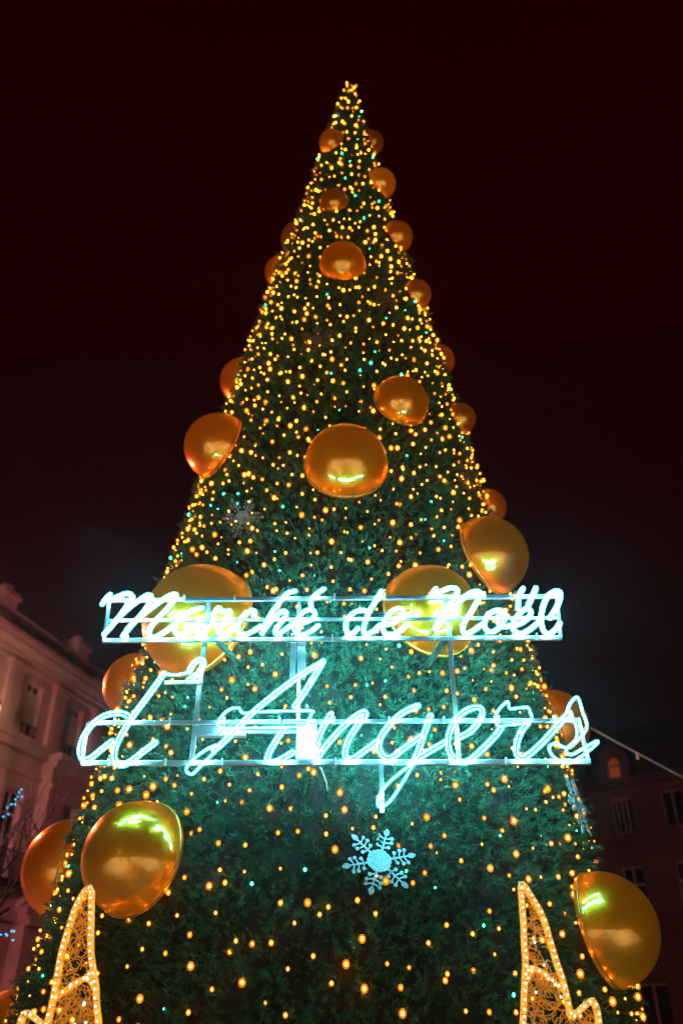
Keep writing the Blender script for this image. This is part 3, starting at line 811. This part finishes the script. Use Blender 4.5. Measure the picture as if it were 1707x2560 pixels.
# ---------------------------------------------------------------- glitter snowflakes
def flake_parts(mt):
    d = MB()
    out = []
    for k in range(72):
        a = 2 * PI * k / 72
        rr = .30 + .022 * abs(math.sin(6 * a))
        out.append((rr * math.cos(a), rr * math.sin(a)))
    d.add([(x, y, .012) for x, y in out] + [(x, y, -.012) for x, y in out], [tuple(range(72)), tuple(range(143, 71, -1))] + [(k, 72 + k, 72 + (k + 1) % 72, (k + 1) % 72) for k in range(72)])
    arm = MB()
    def poly(pts, h):
        n = len(pts)
        arm.add([(x, y, h) for x, y in pts] + [(x, y, -h) for x, y in pts], [tuple(range(n)), tuple(range(2 * n - 1, n - 1, -1))] + [(k, n + k, n + (k + 1) % n, (k + 1) % n) for k in range(n)])
    poly([(.27, -.032), (.78, -.02), (.78, .02), (.27, .032)], .0095)
    poly([(.76 + .24 * t, .075 * math.sin(PI * t) ** .8) for t in np.linspace(0, 1, 9)] + [(.76 + .24 * t, -.075 * math.sin(PI * t) ** .8) for t in np.linspace(1, 0, 9)[1:-1]], .0105)
    for x, ln in ((.40, .15), (.54, .2), (.67, .19)):
        for s in (-1, 1):
            dx, dy = .35, s * 1.0
            q = math.hypot(dx, dy); dx /= q; dy /= q
            ex, ey = x + dx * ln, dy * ln
            nx, ny = -dy, dx
            poly([(x + nx * .018, ny * .018), (ex + nx * .018, ey + ny * .018), (ex - nx * .018, ey - ny * .018), (x - nx * .018, -ny * .018)][::s], .0088 if s > 0 else .0092)
            poly([(ex + .052 * math.cos(2 * PI * k / 14), ey + .052 * math.sin(2 * PI * k / 14)) for k in range(14)], .0112)
    return d.mesh('disc', mt), arm.mesh('arm', mt)
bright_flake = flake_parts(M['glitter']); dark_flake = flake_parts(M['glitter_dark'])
FLAKES = [(-1.434, 2.79, .31, .2, (-.3, .0), 'blue-lit glitter snowflake hanging alone below the sign'),
          (-2.05, 6.55, .26, .9, (.85, .35), 'dim silver glitter snowflake on the left of the tree, above the word Marché'),
          (-.55, 3.55, .33, .1, (0, .1), 'blue-lit glitter snowflake seen almost edge-on at the right side'),
          (-1.76, 9.55, .27, .5, (.25, 0), 'dim reddish glitter snowflake in the middle of the upper tree'),
          (-1.17, 10.65, .25, .2, (.2, .5), 'dim reddish glitter snowflake on the upper right half'),
          (-.76, 7.5, .25, .7, (.1, .3), 'orange-tinged glitter snowflake near the right edge above the large bauble'),
          (-.63, 9.95, .25, .4, (.1, .2), 'dark glitter snowflake high on the right edge')]
for phi, z, r, rot, tilt, lab in FLAKES:
    t = thing('snowflake')
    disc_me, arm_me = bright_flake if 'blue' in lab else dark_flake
    n_ = (tree_normal(phi, z) + Vector((tilt[1] * .4, 0, -tilt[0]))).normalized()
    t.matrix_world = frame_matrix(on_tree(phi, z, .05), n_)
    tag(t, lab, 'snowflake', 'glitter snowflakes on the tree')
    o = link(bpy.data.objects.new('disc', disc_me)); o.parent = t; o.scale = (r, r, r); o.rotation_euler = (0, 0, rot)
    for k in range(6):
        o = link(bpy.data.objects.new('arm', arm_me)); o.parent = t; o.scale = (r, r, r); o.rotation_euler = (0, 0, rot + k * PI / 3)

# ---------------------------------------------------------------- neon sign on its frame
YS = 7.0
sign = thing('neon_sign', (0, YS, 3.541)); tag(sign, 'glowing cyan neon script sign reading Marché de Noël d\'Angers on a metal frame', 'neon sign')
def sp(p, dy=0.0): return Vector((p[0], dy, p[1] - 3.541))
def loop_of(pts, w):
    """outline of a stroke: two parallel runs joined by round ends"""
    q = smooth_path(pts, step=4)
    P = [np.array(p) for p in q]
    left = []; right = []
    for i in range(len(P)):
        t = P[min(i + 1, len(P) - 1)] - P[max(i - 1, 0)]
        t = t / (np.linalg.norm(t) + 1e-9); nn = np.array([-t[1], t[0]])
        left.append(P[i] + nn * w); right.append(P[i] - nn * w)
        if i == 0: t0 = t
        t1 = t
    def cap(c, t, s):
        a0 = math.atan2(t[0], -t[1]) if s > 0 else math.atan2(-t[0], t[1])
        return [c + w * np.array([math.cos(a0 - PI * k / 5), math.sin(a0 - PI * k / 5)]) for k in range(1, 5)]
    return left + cap(P[-1], t1, 1) + right[::-1] + cap(P[0], t0, -1)
def letter(strokes, w, r, rs, name):
    core = MB(); sl = MB()
    for i, (kind, pts) in enumerate(strokes):
        dy = -.055 - .006 * i
        if kind == 'd': path_ = loop_of(pts, w); closed = True
        elif kind == 'c': path_ = smooth_path(pts, True, 4); closed = True
        else: path_ = smooth_path(pts, False, 4); closed = False
        P = [sp(p, dy) for p in path_]
        core.tube(P, r if kind == 'd' else r * 1.12, 6, closed=closed)
        sl.tube(P, rs, 8, closed=closed)
    o = core.build('neon_letter', M['neon'], sign)
    if name: o['label'] = name
    sl.build('glow_sleeve', M['glow_sleeve'], o)  # shell that emits the cyan fringe round the letter
for nm, st in SIGN_TOP: letter(st, .0118, .0038, .0135, 'letter ' + nm)
for nm, st in SIGN_LOW: letter(st, .0148, .0038, .0138, 'apostrophe' if nm == 'apostrophe' else 'letter ' + nm)
def bar(name, a, b, w, dy=0.0, h=None, m='alu', ext=0):
    mm = MB(); A = sp(a, dy); B = sp(b, dy); mm.bar(A, B, w, h); return mm.build(name, M[m], sign, bevel=.003)
bar('rail', *BARS['t1'], .036); bar('rail', *BARS['m1'], .028, .002); bar('rail', *BARS['b1'], .036)
bar('rail', *BARS['t2'], .034); bar('rail', *BARS['b2'], .042)
bar('upright', *BARS['ul'], .04, .05); bar('upright', *BARS['um'], .03, .048); bar('upright', *BARS['ur'], .038, .05)
bar('side_bar', *BARS['l1'], .03, .003); bar('side_bar', *BARS['r1'], .03, .003); bar('side_bar', *BARS['l2'], .03, .003); bar('side_bar', *BARS['r2'], .03, .003)
bar('drop_bar', *BARS['g'], .038, .004); bar('crosspiece', *BARS['ap'], .03, .01)
bar('wide_post', *BARS['dbl'], .05, .06); bar('wide_post', *BARS['dbr'], .05, .062)
bar('wide_rail', (-1.245, 3.828), (-.82, 3.83), .085, .07); bar('wide_rail', (-.82, 3.828), (-.37, 3.83), .03, .075)
a, b = BARS['box']
mm = MB(); mm.box((a[0], .0, b[1] - 3.541), (b[0], .09, a[1] - 3.541)); bx_ = mm.build('power_box', M['white_box'], sign, bevel=.008)
for (a, b), yb in ((BARS['st1'], .72), (BARS['st2'], .68)):
    mm = MB()
    p0 = sp(a, .03); p1 = sp((a[0] + (b[0] - a[0]) * 1.25, b[1] - .05 + yb * .5), yb)
    q = [p0 + (p1 - p0) * (k / 14) for k in range(15)]
    mm.tube(q, .03, 8)
    st_ = mm.build('strut', M['tinsel'], sign)
    CC = np.array([tuple(x) for x in q for _ in range(10)]); NN = rng.normal(size=CC.shape); NN /= np.linalg.norm(NN, axis=1, keepdims=True)
    o = link(bpy.data.objects.new('tinsel', blade_mesh('tinsel', needles(CC, NN, 8, .01, .045, .005), M['tinsel']))); o.parent = st_; o['kind'] = 'stuff'
# clips and feed cables
cl = MB(); cl.box((-.008, -.05, -.03), (.008, -.026, .03)); clip_me = cl.mesh('clip', M['white_box'])
for nm in ('t1', 'b1', 't2', 'b2'):
    a, b = BARS[nm]
    for k in range(9):
        f_ = (k + .5) / 9
        o = link(bpy.data.objects.new('clip', clip_me)); o.parent = sign
        o.location = sp((a[0] + (b[0] - a[0]) * f_, a[1] + (b[1] - a[1]) * f_))
for p in ([(-0.179, 3.511), (-0.153, 3.480), (-0.128, 3.429), (-0.121, 3.368), (-0.133, 3.327)],):
    mm = MB(); mm.tube([sp(q, .0 + .04 * i) for i, q in enumerate(smooth_path(p, False, 3))][:9], .008, 6); mm.build('feed_cable', M['white_box'], sign)
for p in ([(-0.879, 3.909), (-0.971, 3.828), (-1.042, 3.746)], [(-0.480, 3.920), (-0.531, 3.828), (-0.582, 3.746)], [(1.533, 3.848), (1.655, 3.843), (1.758, 3.879)], [(-0.102, 4.901), (0.051, 4.870), (0.358, 4.880), (0.634, 4.901)], [(-0.899, 4.850), (-0.818, 4.819), (-0.736, 4.839)]):
    mm = MB(); mm.tube([sp(q, -.09) for q in smooth_path(p, False, 4)], .005, 5); mm.build('link_cable', M['black_cable'], sign)

# ---------------------------------------------------------------- light-rope stars on stakes
L_TIP = [(-1.757, 2.235), (-1.739, 2.319), (-1.716, 2.381), (-1.69, 2.425), (-1.668, 2.44), (-1.652, 2.42), (-1.645, 2.375), (-1.629, 2.266), (-1.615, 2.153), (-1.593, 2.042), (-1.569, 1.97), (-1.539, 1.881), (-1.521, 1.793), (-1.487, 1.673)]
STAR_L = L_TIP + [(-1.46, 1.62), (-1.33, 1.655), (-1.30, 1.60), (-1.42, 1.40), (-1.56, 1.05), (-1.64, .72), (-1.67, .72), (-1.74, 1.05), (-1.86, 1.38), (-1.955, 1.56), (-1.966, 1.67), (-1.958, 1.715), (-1.938, 1.731), (-1.909, 1.72), (-1.83, 1.67), (-1.806, 1.655), (-1.80, 1.70), (-1.79, 1.80), (-1.787, 1.92), (-1.785, 2.042), (-1.774, 2.13)]
STAR_R = [(1.186, 2.42), (1.190, 2.455), (1.20, 2.463), (1.215, 2.45), (1.253, 2.381), (1.295, 2.304), (1.325, 2.209), (1.341, 2.115), (1.364, 2.005), (1.382, 1.934), (1.398, 1.845), (1.404, 1.775), (1.412, 1.71), (1.437, 1.722), (1.48, 1.755), (1.534, 1.788), (1.556, 1.796), (1.572, 1.768), (1.578, 1.70), (1.56, 1.58), (1.48, 1.38), (1.36, 1.05), (1.28, .72), (1.25, .72), (1.18, 1.05), (1.06, 1.38), (.93, 1.58), (.95, 1.65), (1.08, 1.62), (1.111, 1.673), (1.137, 1.828), (1.154, 1.934), (1.167, 2.005), (1.171, 2.115), (1.18, 2.228), (1.183, 2.342)]
led_me = None
def inside(p, poly):
    c_ = False; n = len(poly)
    for i in range(n):
        x1, y1 = poly[i]; x2, y2 = poly[i - 1]
        if (y1 > p[1]) != (y2 > p[1]) and p[0] < (x2 - x1) * (p[1] - y1) / (y2 - y1) + x1: c_ = not c_
    return c_
def rope_star(poly, bars, label, seed):
    global led_me
    rs_ = random.Random(seed)
    x0 = sum(p[0] for p in poly) / len(poly)
    YT = 6.0
    t = thing('rope_star', (x0, YT, 0)); tag(t, label, 'light star', 'light-rope stars at the foot of the tree')
    loc = lambda p, y=0.0: Vector((p[0] - x0, y, p[1]))
    mm = MB(); zb = min(p[1] for p in poly); xb = [p[0] for p in poly if p[1] == zb][0]
    mm.tube([(xb - x0, .02, 0), (xb - x0, .02, zb + .25)], .022, 8); mm.tube([(xb - x0, .02, 0), (xb - x0, .02, .03)], .16, 14)
    mm.build('stake', M['iron'], t)
    if led_me is None:
        b = MB(); b.ball((0, 0, 0), .0068, 7, 5); led_me = b.mesh('led', M['led_white'])
    path_ = smooth_path(poly, True, 3)
    def lay(path, closed, y, r):
        mm = MB(); mm.tube([loc(p, y) for p in path], r, 10, closed=closed)
        rp = mm.build('light_rope', M['rope'], t)
        # leds evenly along the rope
        L_ = 0; nxt = .02
        n = len(path)
        for i in range(n if closed else n - 1):
            a = np.array(path[i]); b_ = np.array(path[(i + 1) % n]); d = np.linalg.norm(b_ - a)
            while L_ + d > nxt:
                q = a + (b_ - a) * ((nxt - L_) / d)
                o = link(bpy.data.objects.new('led', led_me)); o.parent = rp
                o.location = loc(q, y - r * .8); nxt += rs_.uniform(.034, .052)
            L_ += d
        return rp
    lay(path_, True, -.024, .0165); lay([(x, z - .004) for x, z in path_], True, .02, .0165)
    for br_ in bars: lay(smooth_path(br_, False, 4), False, -.01, .017)
    # ties
    for i in range(0, len(path_), 4):
        mm = MB()
        a = np.array(path_[i]); b_ = np.array(path_[(i + 1) % len(path_)]); d = (b_ - a) / (np.linalg.norm(b_ - a) + 1e-9)
        nrm = np.array([-d[1], d[0]])
        q = [loc(a + nrm * .021 * math.cos(2 * PI * k / 10), .047 * math.sin(2 * PI * k / 10)) for k in range(10)]
        mm.tube(q, .0035, 4, closed=True); mm.build('tie', M['tie'], t)
    # woven amber strands, their lit look put in as emission
    mm = MB(); n = 0; tries = 0
    lo = [min(p[k] for p in poly) for k in (0, 1)]; hi = [max(p[k] for p in poly) for k in (0, 1)]
    while n < 320 and tries < 9000:
        tries += 1
        c_ = (rs_.uniform(lo[0], hi[0]), rs_.uniform(max(1.3, lo[1]), hi[1]))
        if not inside(c_, poly): continue
        a = rs_.uniform(0, PI * 2); ra = rs_.uniform(.025, .07); rb_ = ra * rs_.uniform(.3, .9); th = rs_.uniform(0, PI); sweep = rs_.uniform(2.2, 5.5)
        q = []
        for k in range(9):
            u = a + sweep * k / 8
            x = ra * math.cos(u); z_ = rb_ * math.sin(u)
            p = (c_[0] + x * math.cos(th) - z_ * math.sin(th), c_[1] + x * math.sin(th) + z_ * math.cos(th))
            if not inside(p, poly): break
            q.append(loc(p, rs_.uniform(-.012, .012)))
        if len(q) > 3: mm.tube(q, .003, 3, caps=False); n += 1
    tag(mm.build('woven_strands', M['woven'], t), kind='stuff')
    # little lamps caught in the weave
    for k in range(9):
        for _ in range(50):
            p = (rs_.uniform(lo[0], hi[0]), rs_.uniform(1.62, hi[1] - .2))
            if inside(p, poly) and inside((p[0] + .04, p[1]), poly) and inside((p[0] - .04, p[1]), poly): break
        th = rs_.uniform(0, PI)
        mm = MB(); mm.tube([loc(p, -.02), loc((p[0] + .04 * math.cos(th), p[1] + .04 * math.sin(th)), -.015)], .0075, 6); h_ = mm.build('lamp_holder', M['tie'], t)
        o = link(bpy.data.objects.new('led', led_me)); o.parent = h_; o.location = loc(p, -.026); o.scale = (1.05,) * 3
rope_star(STAR_L, [[(-1.785, 1.80), (-1.757, 1.825), (-1.722, 1.85), (-1.665, 1.89), (-1.60, 1.925), (-1.578, 1.955)], [(-1.61, 1.918), (-1.57, 1.90), (-1.545, 1.86)]], 'yellow light-rope star on a stake, left foot of the tree', 3)
rope_star(STAR_R, [[(1.158, 1.95), (1.203, 1.975), (1.28, 1.938), (1.361, 1.872), (1.39, 1.86)], [(1.16, 1.90), (1.185, 1.945), (1.21, 1.965)]], 'yellow light-rope star on a stake, right foot of the tree', 4)

# ---------------------------------------------------------------- cable across the square
cb = thing('overhead_cable', (1.5, 9.43, 5.46)); tag(cb, 'pale overhead cable running from behind the tree to the right edge', 'cable')
A = Vector((1.5, 9.43, 5.46)); B = Vector((13.8, 20.0, 3.78))
q = []
for k in range(25):
    f_ = k / 24
    q.append((B - A) * f_ + Vector((0, 0, -.32 * 4 * f_ * (1 - f_) * .5)))
mm = MB(); mm.tube(q, .017, 8); mm.build('cable_sheath', M['grey_cable'], cb)
mm = MB(); c_ = q[0].lerp(q[-1], .215) + Vector((0, 0, -.1 - .02)); mm.tube([c_ + Vector((0, 0, .02)), c_ + Vector((0, 0, -.05))], .02, 8); mm.ball(c_ + Vector((0, 0, -.06)), .026, 8, 6)
mm.build('socket', M['grey_cable'], cb)

# ---------------------------------------------------------------- thin haze added to give the lights a bloom
hz = MB(); hz.box((-170, -130, -1), (170, 210, 21))
hm = bpy.data.materials.new('bloom_haze'); hm.use_nodes = True
hm.node_tree.nodes.remove(hm.node_tree.nodes['Principled BSDF'])
pv = hm.node_tree.nodes.new('ShaderNodeVolumePrincipled')
pv.inputs['Color'].default_value = (.9, .92, .95, 1); pv.inputs['Density'].default_value = .0006; pv.inputs['Anisotropy'].default_value = .93
hm.node_tree.links.new(pv.outputs[0], hm.node_tree.nodes['Material Output'].inputs['Volume'])
tag(hz.build('haze', hm), kind='stuff')
